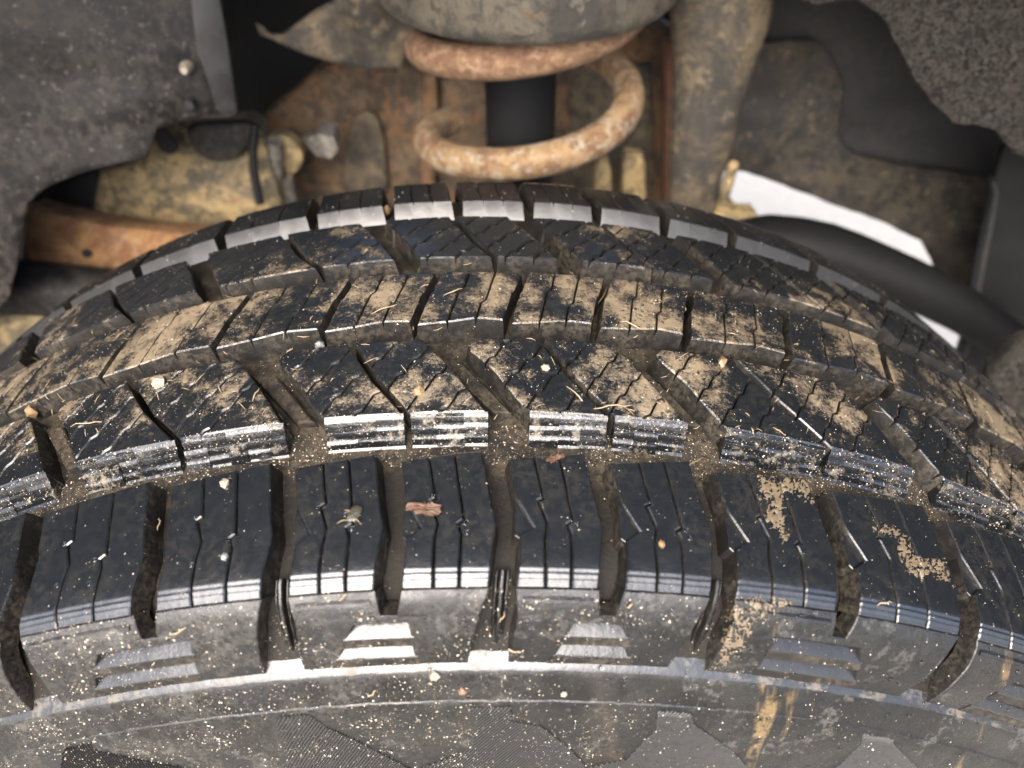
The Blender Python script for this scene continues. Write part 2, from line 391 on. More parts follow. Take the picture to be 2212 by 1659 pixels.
# ------------------------------------------------------------------ near shoulder blocks and the lugs down the shoulder
def rj(a=.12): return random.uniform(-a, a)
for i in range(len(NA0)-1):
    p, q = NA0[i], NA0[i+1]; wd = q-p; f = wd/4.7; rgt = q-.98-.1*f
    lcurve = [(p, -72.8), (p+.32, -86), (p+1.02, -94.6), (p+.46, -97.4), (p+.38, -106), (p+.30, -112)]
    rcurve = [(rgt, -69.8), (rgt+.40, -87), (rgt+.62, -94), (rgt+.42, -104), (rgt+.30, -112)]
    wb = rgt-p
    P = dg(lcurve + rcurve[::-1])
    a1, a2 = p+wb*(.345+rj(.015)), p+wb*(.665+rj(.015))
    s1 = dg([(a1, -60), (a1, -71), (a1+.38, -85.6), (a1+.16, -86.6), (a1+.52, -93.4), (a1+.40, -98), (a1+.38, -118)])
    s2 = dg([(a2, -60), (a2, -70), (a2+.50, -92.4), (a2+.26, -93.6), (a2+.40, -96.6), (a2+.30, -118)])
    W = Wrapped()
    for isl in split_all(P, [s1, s2]): W.island(isl, gap=.33, bev=.42, draft=.9, ripple=(abs(p) < 40))
    W.island(dg([(p+.32, -86), (p+1.02, -94.6), (p+.46, -97.4), (p+.3, -96.5)]), top=-1.5, depth=6, gap=-.15, bev=.2)
    W.build('tread_block', M_TREAD, tyre)
SPEC = {-19.6: ((.34, .755), (.19, .70)), -7.1: ((.37, .675), (.19, .69)), 2.3: ((.37, .65), (.26, .74)), 11.6: ((.24, .63), (.23, .73))}
for i in range(iA, len(NA0)-2, 2):
    p, m, q = NA0[i], NA0[i+1], NA0[i+2]
    far = abs(p) > 60
    le = lambda t: p + float(np.interp(-t, [112, 120, 130, 138.5], [.30, .42, .22, .1]))
    re_ = lambda t: q + float(np.interp(-t, [112, 116, 120, 130, 138.5], [-.75, -1.0, -1.2, -1.55, -1.75]))
    L0, R0 = le(-138), re_(-138); wd = R0-L0
    (tl, tr), (bl, br) = SPEC.get(p, ((.34, .68), (.21, .72)))
    lx = lambda fr: L0+wd*fr
    sl_, sr_ = m-.72, m+.28
    t0, tb = -111.6, -TSW+.15
    P = [(le(t), t) for t in (t0, -116, -120, -130, tb)] + [(lx(bl), tb), (lx(bl+.6*(tl-bl)), -127.5), (lx(tl), -121.6), (lx(tr), -121.6), (lx(tr*.6+br*.4), -128), (lx(br), tb)]
    P += [(re_(t), t) for t in (tb, -130, -120, -116, t0)] + [(sr_+.03, t0), (sr_-.22, -119), (sl_+.12, -119), (sl_, t0)]
    W = Wrapped(); W.island(dg(P), depth=6.5, gap=.08, bev=.3, draft=.5, step_t=3)
    # raised moulding line on the left half, 4 mm below the edge
    W.grid([[(u*DEG, -116.0, -.3), (u*DEG, -115.5, .55), (u*DEG, -114.6, .5), (u*DEG, -113.4, -.2)] for u in np.linspace(le(-115.5)+.25, sl_-.25, 14)])
    lug = W.build('shoulder_lug', M_SHO, tyre)
    # stepped bars in the recess
    for (ta, tbm, tc, ha, hb, hc) in ((-121.4, -126.3, -130.0, -3.0, .15, -3.0), (-130.0, -134.2, -138.2, -3.0, .15, -3.2)):
        W = Wrapped(); rows = []
        def ends(t):
            k = (-t-121.3)/(138-121.3); return lx(tl+(bl-tl)*k)-.15, lx(tr+(br-tr)*k)+.15
        for e in np.linspace(0, 1, 16):
            row = []
            for t, h in ((ta, ha), (ta-.5, ha-.2), (ta-.9, ha-.1), (ta-1.3, ha+.25), (tbm+.5, hb-.3), (tbm, hb), (tbm-.4, hb), (tc+.5, hb-.05), (tc, hc)):
                a, b = ends(t); row.append(((a+(b-a)*e)*DEG, t, h))
            rows.append(row)
        W.grid(rows, (0, 1, 6, 7)); W.build('shoulder_bar', M_BAR, lug)
    # fins on the floor of the deep groove to the left
    gc = p-.18
    for dx, hh, wdt in ((-.22, -5.6, .10), (.02, -4.2, .16), (.26, -5.6, .10)):
        W = Wrapped(); W.island(dg([(gc+dx-wdt/2-.05, -106), (gc+dx-wdt/2-.32, -137.6), (gc+dx+wdt/2-.32, -137.6), (gc+dx+wdt/2-.05, -106)]), top=hh, depth=5, gap=0, bev=.25, draft=.3)
        W.build('groove_fin', M_GROOVE if False else M_SHO, tyre)
# ------------------------------------------------------------------ intermediate ribs: wide slanted grooves, narrow slots, zigzag sipes
def zig(a0, t0, slope, t1):                 # sipe from (a0,t0): angle falls `slope` degrees per mm towards the near side, small jogs
    pts = []; t = t0; a = a0; k = 0
    while t > t1:
        pts.append((a, t)); t2 = max(t1, t-6.5); a -= slope*(t-t2); pts.append((a, t2)); a -= .26; t = t2-.8; k += 1
    return dg(pts)
for i in range(iA, len(NA0)-2, 2):
    p, q = NA0[i], NA0[i+2]; wd = q-p
    WR = [(p-1.45, -23.4), (p-1.9, -26.5), (p-1.75, -30), (p-.65, -38.6), (p+.30, -49.5), (p+1.0, -56.2)]
    SL = [(p+wd*.185, -22.8), (p+wd*.335, -40.5), (p+wd*.48, -53), (p+wd*.515, -56.4)]
    WL = [(q-4.1, -23.2), (q-3.35, -30), (q-2.4, -39.5), (q-.85, -56.2)]
    b1 = WR + [(a-.14, t) for a, t in SL[::-1]]; b2 = [(a+.14, t) for a, t in SL] + WL[::-1]
    for b, off in ((b1, 0), (b2, wd*.42)):
        lines = [zig(p+.55+k+off, -18, .075, -62) for k in (0.15, 2.0, 3.85, 5.7)]
        W = Wrapped()
        for isl in split_all(dg(b), lines): W.island(isl, gap=.37, bev=.55, draft=.9, near=.8)
        # stair of small ledges on the near wall
        x0, x1 = min(a for a, t in b if t < -55), max(a for a, t in b if t < -55)
        nseg = max(2, int((x1-x0)/1.0)); xs = np.linspace(x0+.05, x1-.02, nseg+1); xs[1:-1] += np.array([rj(.25) for _ in range(nseg-1)])
        for k in range(nseg):
            sh_ = random.choice((0, 1.0, 0, -.8, .6)); prof_t = [(-55.6, -.25)]
            for j in range(3):
                tb_ = -56.1-2.35*j+(sh_ if j else 0)*.5; hb_ = -.5-2.5*j
                tl_ = random.uniform(.30, 1.0); prof_t += [(tb_, hb_), (tb_-.85, hb_-.75*tl_), (tb_-1.05, hb_-.8*tl_-.25), (tb_-1.75, hb_-2.35)]
            prof_t += [(-63.6, -8.6)]
            e0, e1 = xs[k]-.004, xs[k+1]+.004; rows_ = []
            for e, dn in ((e0-.02, -9), (e0, 0), (e0*.5+e1*.5, 0), (e1, 0), (e1+.02, -9)):
                rows_.append([(e*DEG, t, min(h, -8.5) if dn else h) for t, h in prof_t])
            W.grid(rows_, base=3)
        W.build('tread_block', M_TREAD, tyre)
    W = Wrapped()      # tie bar standing on the floor of the wide groove
    W.island(dg([(p-3.6, -27), (p-.6, -52), (p+.3, -52), (p-2.2, -29)]), top=-5.6, depth=4, gap=.2, bev=.6)
    W.build('tie_bar', M_GROOVE, tyre)
for i in range(iE, len(NE0)-2, 2):
    p, q = NE0[i], NE0[i+2]; wd = q-p
    DR = [(p-.25, 61), (p+.15, 56), (p+1.1, 42), (p+2.05, 28.5), (p+2.35, 24.8)]
    SL = [(p+wd*.43, 61.3), (p+wd*.47, 55), (p+wd*.60, 37), (p+wd*.72, 24.8)]
    DL = [(q-1.75, 61), (q-1.1, 53), (q+.1, 38), (q+1.0, 25)]
    b1 = DR[::-1] + [(a-.14, t) for a, t in SL]; b2 = [(a+.14, t) for a, t in SL[::-1]] + DL
    for b, off in ((b1, 0.0), (b2, wd*.48)):
        lines = [zig(p+1.2+k+off, 66, .085, 18) for k in (0.6, 2.4, 4.2, 6.0, 7.6)]
        W = Wrapped()
        for isl in split_all(dg(b), lines): W.island(isl, gap=.36, bev=.60, draft=.9, near=1.1)
        W.build('tread_block', M_TREAD, tyre)
# ------------------------------------------------------------------ centre rib
for i in range(len(NA0)-1):
    p, q = NA0[i], NA0[i+1]
    lc = [(p+1.33, 15.6), (p+.85, 3), (p+.72, 1.5), (p+.22, -16.4)]
    rc = [(q+.98, 14.8), (q+.52, 3), (q+.38, 1.5), (q-.10, -14.4)]
    wd = q-p
    a1, a2 = p+1.2+wd*.36, p+1.2+wd*.66
    s1 = dg([(a1+.2, 25), (a1-.36, 5), (a1-.60, 3), (a1-1.4, -25)]); s2 = dg([(a2+.2, 25), (a2-.62, -2.5), (a2-.86, -4), (a2-1.4, -25)])
    P = dg(lc + [(a1-1.05, -15.4), (a2-1.1, -13.6)] + rc[::-1])
    W = Wrapped()
    for isl in split_all(P, [s1, s2]): W.island(isl, gap=.36, bev=.55, draft=.8, near=1.3)
    W.build('tread_block', M_TREAD, tyre)
# ------------------------------------------------------------------ far shoulder
for i in range(len(NE0)-1):
    p, q = NE0[i], NE0[i+1]; r_ = q-.72; wd = r_-p
    P = dg([(p, 78.4), (r_, 78.2), (r_-.25, 92), (r_-.55, 104), (r_-.7, 113), (p-.7, 113), (p-.55, 104), (p-.25, 92)])
    L = [dg([(p+wd*k, 60), (p+wd*k, 79), (p+wd*k-.35, 90), (p+wd*k-.5, 104), (p+wd*k-.6, 125)]) for k in (.34, .67)]
    W = Wrapped()
    for isl in split_all(P, L): W.island(isl, gap=.24, bev=.35, draft=.7, near=4.6, depth=7.2, keep_near=True)
    W.build('tread_block', M_TREAD, tyre)
    W = Wrapped(); W.island(dg([(p-.75, 113.2), (r_-.75, 113.2), (r_-.9, 138), (p-.9, 138)]), gap=.1, bev=.3, depth=5); W.build('shoulder_lug', M_SHO, tyre)
# ------------------------------------------------------------------ serrated patches on the sidewall
def side_y(dr): return float(np.interp(-dr, -SIDE[:, 1], SIDE[:, 0]))
def inside(P, x, y):
    c = False; j = len(P)-1
    for i in range(len(P)):
        if (P[i][1] > y) != (P[j][1] > y) and x < (P[j][0]-P[i][0])*(y-P[i][1])/(P[j][1]-P[i][1])+P[i][0]: c = not c
        j = i
    return c
def hatch(P, d0, d1, pitch=1.12):           # P: (degrees, dr mm); ridges run from d0 to d1
    Q = [(a*DEG, r) for a, r in P]; dx, dy = (d1[0]-d0[0])*DEG, d1[1]-d0[1]; l = math.hypot(dx, dy); dx /= l; dy /= l; nx, ny = -dy, dx
    cs = [x*nx+y*ny for x, y in Q]; vs, fs = [], []
    for c in np.arange(min(cs), max(cs), pitch):
        run = []; ss = np.arange(-200, 200, .6)
        cc = c + .10*noise.noise((c*3, 0, 0))
        for s in list(ss)+[999]:
            x, y = cc*nx+s*dx, cc*ny+s*dy
            if s < 900 and inside(Q, x, y): run.append((x, y)); continue
            if len(run) > 2:
                b = len(vs)
                for x, y in run[::2]+[run[-1]]:
                    for e, h in ((-.42, -.12), (-.22, .30), (.14, .48), (.40, -.12)):
                        X, Y = x+nx*e*pitch, y+ny*e*pitch; rr = R+Y/1000+h*.0002; th = X/DEG*math.pi/180
                        vs.append((rr*math.sin(th), (side_y(Y)-h)/1000, rr*math.cos(th)))
                m = (len(vs)-b)//4
                for k in range(m-1):
                    for e in range(3): fs.append((b+k*4+e, b+k*4+e+1, b+k*4+4+e+1, b+k*4+4+e))
            run = []
    return vs, fs
HP = [([(-21, -54.5), (-19.3, -54.2), (-19.3, -58), (-17.6, -65.5), (-15.0, -76), (-10, -97), (-30, -97), (-25, -78)], (-18.9, -54), (-19.6, -72)),
      ([(-9.1, -54.2), (-7.2, -54.2), (-6.64, -60.5), (-3.8, -78.5), (-1, -97), (-13, -97), (-10, -79.4), (-9.6, -74.8)], (-6.61, -57.2), (-8.58, -72)),
      ([(.35, -54.2), (2.65, -54.2), (2.7, -60.8), (4.2, -63), (6.56, -78.4), (8.5, -97), (-6, -97), (-2.3, -84), (.38, -75.1), (.66, -68), (.81, -60.8)], (2.61, -59.8), (.16, -78.6)),
      ([(9.8, -54.2), (11.65, -54.2), (12.1, -59.2), (14.95, -70.2), (17, -80), (20, -97), (4, -97), (6.9, -84.4), (9.35, -78.6), (10.23, -62.7)], (11.63, -52.7), (10.0, -66)),
      ([(21.3, -54.2), (23.4, -54.2), (24.05, -57.1), (26.9, -65.3), (30, -78), (34, -97), (16, -97), (22, -72.8), (21.9, -59.1)], (23.63, -54.3), (22.5, -70))]
for k, (P, a, b) in enumerate(HP):
    v, f = hatch(P, a, b, 1.05)
    o = mesh_obj('sidewall_serration', v, f, M_SERR, tyre); o['kind'] = 'stuff'
# ------------------------------------------------------------------ surface lookup for everything lying on the tyre
V, F = [], []
for o in tyre.children_recursive:
    if o.type != 'MESH': continue
    b = len(V); V += [v.co.copy() for v in o.data.vertices]; F += [[b+i for i in p.vertices] for p in o.data.polygons]
BVH = BVHTree.FromPolygons(V, F)
def hit(px, py):
    loc, nor, _, d = BVH.ray_cast(CAM, ray(px, py)); return (loc, nor) if loc else (None, None)
class Grains:
    OCT = [(1, 0, 0), (-1, 0, 0), (0, 1, 0), (0, -1, 0), (0, 0, 1), (0, 0, -1)]
    OF = [(0, 2, 4), (2, 1, 4), (1, 3, 4), (3, 0, 4), (2, 0, 5), (1, 2, 5), (3, 1, 5), (0, 3, 5)]
    def __init__(s): s.v, s.f, s.m = [], [], []
    def add(s, loc, nor, size, mi):
        b = len(s.v); q = nor.to_track_quat('Z', 'Y'); a = random.uniform(0, 6.3); ca, sa = math.cos(a), math.sin(a); ex = random.uniform(.8, 1.7)
        for x, y, z in s.OCT:
            x *= random.uniform(.6, 1.1)*ex; y *= random.uniform(.6, 1.1); z *= random.uniform(.4, .8)
            s.v.append(loc + q @ Vector(((x*ca-y*sa)*size, (x*sa+y*ca)*size, z*size)) + nor*size*.2)
        s.f += [tuple(b+i for i in t) for t in s.OF]; s.m += [mi]*8
G = Grains()
def scatter(nn, a0, a1, t0, t1, s0, s1, side=False, wts=(.5, .35, .15), keep=None):
    for _ in range(nn):
        a = random.uniform(a0, a1); t = random.uniform(t0, t1); th = math.radians(a)
        if keep and not keep(a, t): continue
        if side: y = side_y(t); r = t; ny, nr = -.97, .24
        else:
            y, r = sect(t, 0); y2, r2 = sect(t, 1); ny, nr = y2-y, r2-r
        p = Vector(((R+r/1000)*math.sin(th), y/1000, (R+r/1000)*math.cos(th))); d = Vector((nr*math.sin(th), ny, nr*math.cos(th))).normalized()
        loc, nor, _, _ = BVH.ray_cast(p+d*.006, -d)
        if loc is None: continue
        if nor.dot(d) < 0: nor = -nor
        k = random.random()
        sz = (s0*(s1/s0)**(random.random()**3.0))*.00092
        G.add(loc, nor, sz, 0 if k < wts[0] else (1 if k < wts[0]+wts[1] else 2))
cl = lambda a, t, s=.35: noise.noise((a*s, t*.08, 1.7))+.7*noise.noise((a*s*3.5, t*.3, 4.7)) > random.uniform(-.55, .55)
left = lambda a, t: random.random() < np.interp(a, [-30, 2, 14, 30], [1, .75, .13, .10]) and cl(a, t)
scatter(9500, -26, 28, -TSW+.5, -111, .10, .40, keep=left, wts=(.62, .28, .10))
scatter(22000, -30, 32, -96, -43, .10, .38, side=True, keep=left, wts=(.62, .28, .10))
scatter(1500, -34, 36, -110, -70, .09, .26, keep=cl)
scatter(6500, -36, 38, -70, -55, .11, .40, wts=(.45, .45, .10))
scatter(4500, -38, 40, -56, -22, .10, .34, wts=(.35, .45, .2), keep=cl)
scatter(4500, -40, 42, -22, 16, .11, .36, wts=(.35, .45, .2), keep=cl)
scatter(3000, -42, 42, 16, 62, .10, .28, wts=(.4, .4, .2), keep=cl)
scatter(600, -40, 40, 62, 100, .15, .4, wts=(.4, .4, .2))
g = mesh_obj('grit', G.v, G.f, None, smooth=None, mats=M_GRIT, midx=G.m)
tag(g, 'pale and tan grit sprinkled over the tyre tread and sidewall', 'grit', kind='stuff')
# water beads on the wet right side
def bead_mesh(r, flat=.5):
    bm = bmesh.new(); bmesh.ops.create_icosphere(bm, subdivisions=2, radius=r)
    for v in bm.verts: v.co.z *= flat
    return bm
bmw = bmesh.new()
for _ in range(420):
    k = random.random()
    px = random.uniform(1250, 2200) if k < .7 else random.uniform(600, 1300); py = random.uniform(1440, 1655) if random.random() < .75 else random.uniform(1300, 1440)
    loc, nor = hit(px, py)
    if loc is None: continue
    b = bead_mesh(.00018*(5.5**(random.random()**3))); me = bpy.data.meshes.new('t')
    b.transform(Matrix.Translation(loc) @ nor.to_track_quat('Z', 'Y').to_matrix().to_4x4()); b.to_mesh(me); b.free(); bmw.from_mesh(me); bpy.data.meshes.remove(me)
for px, py, r in ((1268, 1527, .0013), (1245, 1565, .0010), (1484, 1566, .0012), (1398, 1598, .0007), (1875, 1612, .0008), (1440, 1560, .0005)):
    loc, nor = hit(px, py); b = bead_mesh(r, .6); me = bpy.data.meshes.new('t')
    b.transform(Matrix.Translation(loc) @ nor.to_track_quat('Z', 'Y').to_matrix().to_4x4()); b.to_mesh(me); b.free(); bmw.from_mesh(me); bpy.data.meshes.remove(me)
for zx, zy, k, X0, Y0 in [(340, 480, .7112, 0, 1700), (500, 565, .7112, 0, 1700), (300, 700, .7112, 0, 1700), (470, 690, .7112, 0, 1700), (1030, 340, .7112, 0, 1700), (1205, 455, .7112, 0, 1700), (1015, 590, .7112, 0, 1700),
                         (1185, 540, .7112, 0, 1700), (1690, 80, .7112, 0, 1700), (1680, 290, .7112, 0, 1700), (1690, 540, .7112, 0, 1700), (570, 285, .7415, 1200, 1650), (735, 420, .7415, 1200, 1650), (745, 470, .7415, 1200, 1650), (1120, 300, .7415, 1200, 1650),
                         (1300, 425, .7415, 1200, 1650), (1275, 420, .7415, 1200, 1650), (1260, 150, .7415, 1200, 1650), (1080, 80, .7415, 1200, 1650), (1665, 320, .7415, 1200, 1650), (1850, 460, .7415, 1200, 1650), (1870, 500, .7415, 1200, 1650), (150, 370, .7415, 1200, 1650),
                         (160, 450, .7415, 1200, 1650), (200, 380, .7415, 1200, 1650), (130, 380, .7415, 1200, 1650), (65, 450, .7112, 2540, 1700), (665, 520, .7112, 2540, 1700)]:
    loc, nor = hit((X0+zx*k)/1.736, (Y0+zy*k)/1.736)
    if loc is None: continue
    b = bead_mesh(random.uniform(.0006, .0011), .55); me = bpy.data.meshes.new('t')
    b.transform(Matrix.Translation(loc) @ nor.to_track_quat('Z', 'Y').to_matrix().to_4x4()); b.to_mesh(me); b.free(); bmw.from_mesh(me); bpy.data.meshes.remove(me)
tag(bm_obj('water_beads', bmw, M_WATER, None, smooth=180), 'clear water beads on the wet sidewall and along the shoulder block cuts of the tyre', 'water', kind='stuff')
# ------------------------------------------------------------------ straw, stones and leaf scraps lying on the tyre
def tube(pts, rad, sides=6, taper=.6):
    vs, fs = [], []; n = len(pts)
    for i, p in enumerate(pts):
        d = (pts[min(i+1, n-1)]-pts[max(i-1, 0)]).normalized(); u = d.orthogonal().normalized()
        if i and (u.dot(pu) < 0): u = -u
        if i: u = (pu - d*pu.dot(d)).normalized()
        pu = u; v = d.cross(u); r = rad*(1-taper*abs(2*i/(n-1)-1)**2) if not callable(rad) else rad(i/(n-1))
        for k in range(sides):
            a = 2*math.pi*k/sides; vs.append(p+u*(r*math.cos(a))+v*(r*math.sin(a)))
    for i in range(n-1):
        for k in range(sides): fs.append((i*sides+k, i*sides+(k+1) % sides, (i+1)*sides+(k+1) % sides, (i+1)*sides+k))
    fs.append(tuple(range(sides))[::-1]); fs.append(tuple((n-1)*sides+k for k in range(sides)))
    return vs, fs
def straw(x0, y0, x1, y1, label, rad=.00024, bow=.0006, mat=None):
    pts = []
    l0, n0 = hit(x0, y0); l1, n1 = hit(x1, y1)
    if l0 is None or l1 is None: return
    for k in range(6):
        t = k/5; loc, nor = hit(x0+(x1-x0)*t, y0+(y1-y0)*t)
        base = l0.lerp(l1, t); nn = n0.lerp(n1, t).normalized()
        if loc is not None and (loc-base).dot(nn) > 0: base = loc
        pts.append(base+nn*(rad*.9+bow*math.sin(math.pi*t))+Vector((rj(1), rj(1), rj(1)))*.0003)
    v, f = tube(pts, rad); o = mesh_obj('straw', v, f, mat or M_STRAW, smooth=50)
    tag(o, label, 'straw', 'bits of straw on the tyre')
for a in ((803, 680, 855, 660, 'long thin straw across the centre rib of the tyre left of its middle'),
          (1282, 884, 1364, 876, 'pale straw lying near the lower end of a slot in the tyre, right of middle'),
          (153, 921, 222, 912, 'pale straw beside the deep groove at the far left of the tyre'),
          (560, 837, 548, 866, 'short straw stuck at the edge of a wide groove left of the leaf scraps'),
          (342, 1117, 337, 1146, 'short orange twig in the dark groove of the near shoulder at left'),
          (368, 1370, 402, 1357, 'thin straw on the left shoulder wall above the three ledges'),
          (620, 760, 634, 748, 'tiny straw at the top end of a wide groove, left half of the tyre'),
          (1290, 655, 1312, 622, 'pinkish straw leaning on the muddy centre rib'),
          (1340, 694, 1392, 712, 'pale straw lying across the muddiest part of the centre rib'),
          (1225, 835, 1290, 905, 'fine straw crossing the tread right of the middle'),
          (1488, 1004, 1520, 990, 'straw in the long groove above the near shoulder right of middle'),
          (960, 640, 1000, 625, 'fine straw on the dark centre rib'),
          (735, 1298, 752, 1278, 'splinter beside the groove of the near shoulder left of middle'),
          (800, 1500, 812, 1488, 'orange splinter below the bright ledge line left of middle'),
          (1100, 1402, 1126, 1405, 'orange splinter on the shoulder wall under the deep ribbed groove'),
          (1352, 1312, 1366, 1303, 'orange splinter at the foot of the short groove right of middle'),
          (735, 1450, 750, 1432, 'orange chip of straw beside the bright recess left of middle'),
          (1895, 1306, 1925, 1300, 'tan straw bridging the groove at the right shoulder'),
          (1076, 1342, 1090, 1322, 'olive straw stuck in the deep ribbed groove of the shoulder')):
    straw(*a)
# many tiny shreds: one mass
v_, f_ = [], []
for _ in range(150):
    px = random.uniform(60, 2100); py = random.uniform(560, 960)
    loc, nor = hit(px, py)
    if loc is None: continue
    d = Vector((rj(1), rj(1), rj(1))); d = (d-nor*d.dot(nor)).normalized()*random.uniform(.0006, .0024)
    vv, ff = tube([loc-d+nor*.0002, loc+nor*random.uniform(.0003, .0007), loc+d+nor*.0002], random.uniform(.00010, .00022), 4); b = len(v_); v_ += vv; f_ += [tuple(b+i for i in q) for q in ff]
tag(mesh_obj('plant_shreds', v_, f_, M_STRAW), 'tiny tan plant shreds scattered on the muddy middle ribs', 'plant shreds', kind='stuff')
def stone(px, py, size, mat, label, flat=.7, lift=.3):
    loc, nor = hit(px, py)
    bm = bmesh.new(); bmesh.ops.create_icosphere(bm, subdivisions=1, radius=size*.9); s = random.uniform(0, 99)
    for v in bm.verts:
        k = 1+.45*noise.noise(v.co/size*1.1+Vector((s, 0, 0))); v.co *= k; v.co.z *= flat
    bm.transform(Matrix.Translation(loc+nor*size*lift) @ nor.to_track_quat('Z', 'Y').to_matrix().to_4x4())
    tag(bm_obj('stone', bm, mat, None), label, 'stone', 'small stones caught in the tread')
M_ST = [plain('stone_pale', (.19, .165, .12), .6, sc=500), plain('stone_tan', (.14, .088, .042), .55, sc=500), plain('stone_grey', (.12, .125, .12), .4, sc=500)]
for a in ((347, 829, .0031, M_ST[0], 'pale angular stone wedged at the top of a narrow slot at left'),
          (72, 886, .0030, M_ST[1], 'yellowish stone at the top of the deep groove at far left'),
          (692, 743, .0021, M_ST[2], 'pale grey sliver of stone in the long groove left of middle'),
          (1562, 790, .0034, M_ST[1], 'largest tan stone pressed into the tread right of middle'),
          (1178, 796, .0018, M_ST[0], 'dull pebble on the muddy block just right of the middle'),
          (832, 455, .0028, M_ST[1], 'tan stone stuck in a gap of the far shoulder'),
          (487, 1046, .0019, M_ST[0], 'whitish pebble beside a sipe on the near shoulder block at left'),
          (486, 1203, .0014, M_ST[2], 'small pale pebble in a sipe of the second shoulder block from left'),
          (1428, 1176, .0014, M_ST[1], 'yellow chip on the near shoulder right of middle'),
          (940, 1458, .0018, M_ST[0], 'round pale pebble under the bright ledge line near the middle'),
          (1218, 1497, .0013, M_ST[0], 'flat cream chip on the thin sidewall line right of middle'),
          (1000, 1492, .0014, M_LEAF, 'rusty brown crumb above the ribbed sidewall patch'),
          (905, 845, .0022, M_ST[1], 'tan pebble on the block right of the narrow slot')):
    stone(*a)
def leaf(px, py, size, label, seed):
    loc, nor = hit(px, py); rnd = random.Random(seed); q = nor.to_track_quat('Z', 'Y').to_matrix().to_4x4()
    for piece in range(1):
        bm = bmesh.new(); n = 22; c = bm.verts.new((0, 0, size*.16)); ring = []; ring2 = []
        for k in range(n):
            a = 2*math.pi*k/n; r = size*(.55+.5*rnd.random()+.25*math.cos(2*a))
            ring.append(bm.verts.new((r*math.cos(a), r*.75*math.sin(a), size*(.08+.18*rnd.random()))))
            ring2.append(bm.verts.new((r*.5*math.cos(a), r*.4*math.sin(a), size*(.08+.25*rnd.random()))))
        for k in range(n):
            bm.faces.new((c, ring2[k], ring2[(k+1) % n])); bm.faces.new((ring2[k], ring[k], ring[(k+1) % n], ring2[(k+1) % n]))
        bmesh.ops.solidify(bm, geom=bm.faces[:], thickness=.00018)
        bm.transform(Matrix.Translation(loc+nor*.0002) @ q)
        tag(bm_obj('leaf_scrap', bm, M_LEAF, None), label, 'leaf scrap', 'brown leaf scraps on the near shoulder')
leaf(919, 1100, .0046, 'larger wet brown leaf scrap beside a sipe on a near shoulder block', 3)
leaf(1200, 992, .0025, 'small brown leaf scrap at the upper edge of a near shoulder block', 5)
def mud_smear(poly, label, thr=.0, cellpx=1.5, seed=0):
    xs = [p[0] for p in poly]; ys = [p[1] for p in poly]; nx, ny = int((max(xs)-min(xs))/cellpx)+1, int((max(ys)-min(ys))/cellpx)+1
    grid = {}; vs, fs = [], []
    for j in range(ny+1):
        for i in range(nx+1):
            x, y = min(xs)+i*cellpx, min(ys)+j*cellpx
            if not inside(poly, x, y): continue
            ed = min(1, min(math.hypot(x-(a_[0]+(b_[0]-a_[0])*k_), y-(a_[1]+(b_[1]-a_[1])*k_)) for a_, b_ in zip(poly, poly[1:]+poly[:1]) for k_ in (0, .25, .5, .75))/16)
            q = .5*noise.noise((x*.045, y*.045, seed))+.6*noise.noise((x*.16, y*.16, seed+3))+.5*noise.noise((x*.45, y*.45, seed+8))+.35*noise.noise((x*1.1, y*1.1, seed+2))-.55*(1-ed)+.26
            if q < thr: continue
            loc, nor = hit(x, y)
            if loc is None: continue
            grid[i, j] = (len(vs), loc); vs.append(loc+nor*(.00006+.00016*min(1, (q-thr)*2)))
    for (i, j), (k, l) in grid.items():
        c = [grid.get(t) for t in ((i, j), (i+1, j), (i+1, j+1), (i, j+1))]
        if all(c) and max((a[1]-c[0][1]).length for a in c) < .0032: fs.append([a[0] for a in c])
    o = mesh_obj('mud_smear', vs, fs, M_MUDS, smooth=60); sd_ = o.modifiers.new('thickness', 'SOLIDIFY'); sd_.thickness = .00008
    tag(o, label, 'mud', 'dried mud smears on the near shoulder')
zm = lambda pts: [((2540+x*.7112)/1.736, (1700+y*.7112)/1.736) for x, y in pts]
M_MUDS = plain('dried_mud', (.092, .070, .044), .38, sc=420, var=.6, bd=.0006)
mud_smear(zm([(390, 105), (690, 118), (745, 310), (660, 270), (585, 225), (600, 420), (560, 500), (470, 380), (415, 210)]), 'tan mud smear at the top of the shoulder block right of middle', seed=1)
mud_smear(zm([(1020, 330), (1110, 365), (1210, 410), (1290, 540), (1420, 540), (1490, 790), (1440, 700), (1330, 660), (1300, 700), (1200, 645), (1145, 480), (1030, 420)]), 'tan mud smear running diagonally over a shoulder block at right', seed=2)
mud_smear(zm([(270, 745), (410, 735), (650, 780), (440, 900), (310, 1100), (140, 1165), (235, 960)]), 'ochre mud smear on the shoulder wall right of middle, above the ledge line', thr=.1, seed=5)
mud_smear([((0+x*.7112)/1.736, (1700+y*.7112)/1.736) for x, y in ((1150, 120), (1230, 105), (1235, 200), (1215, 260), (1160, 190))], 'small tan mud smear at the top of a shoulder block left of middle', seed=9)
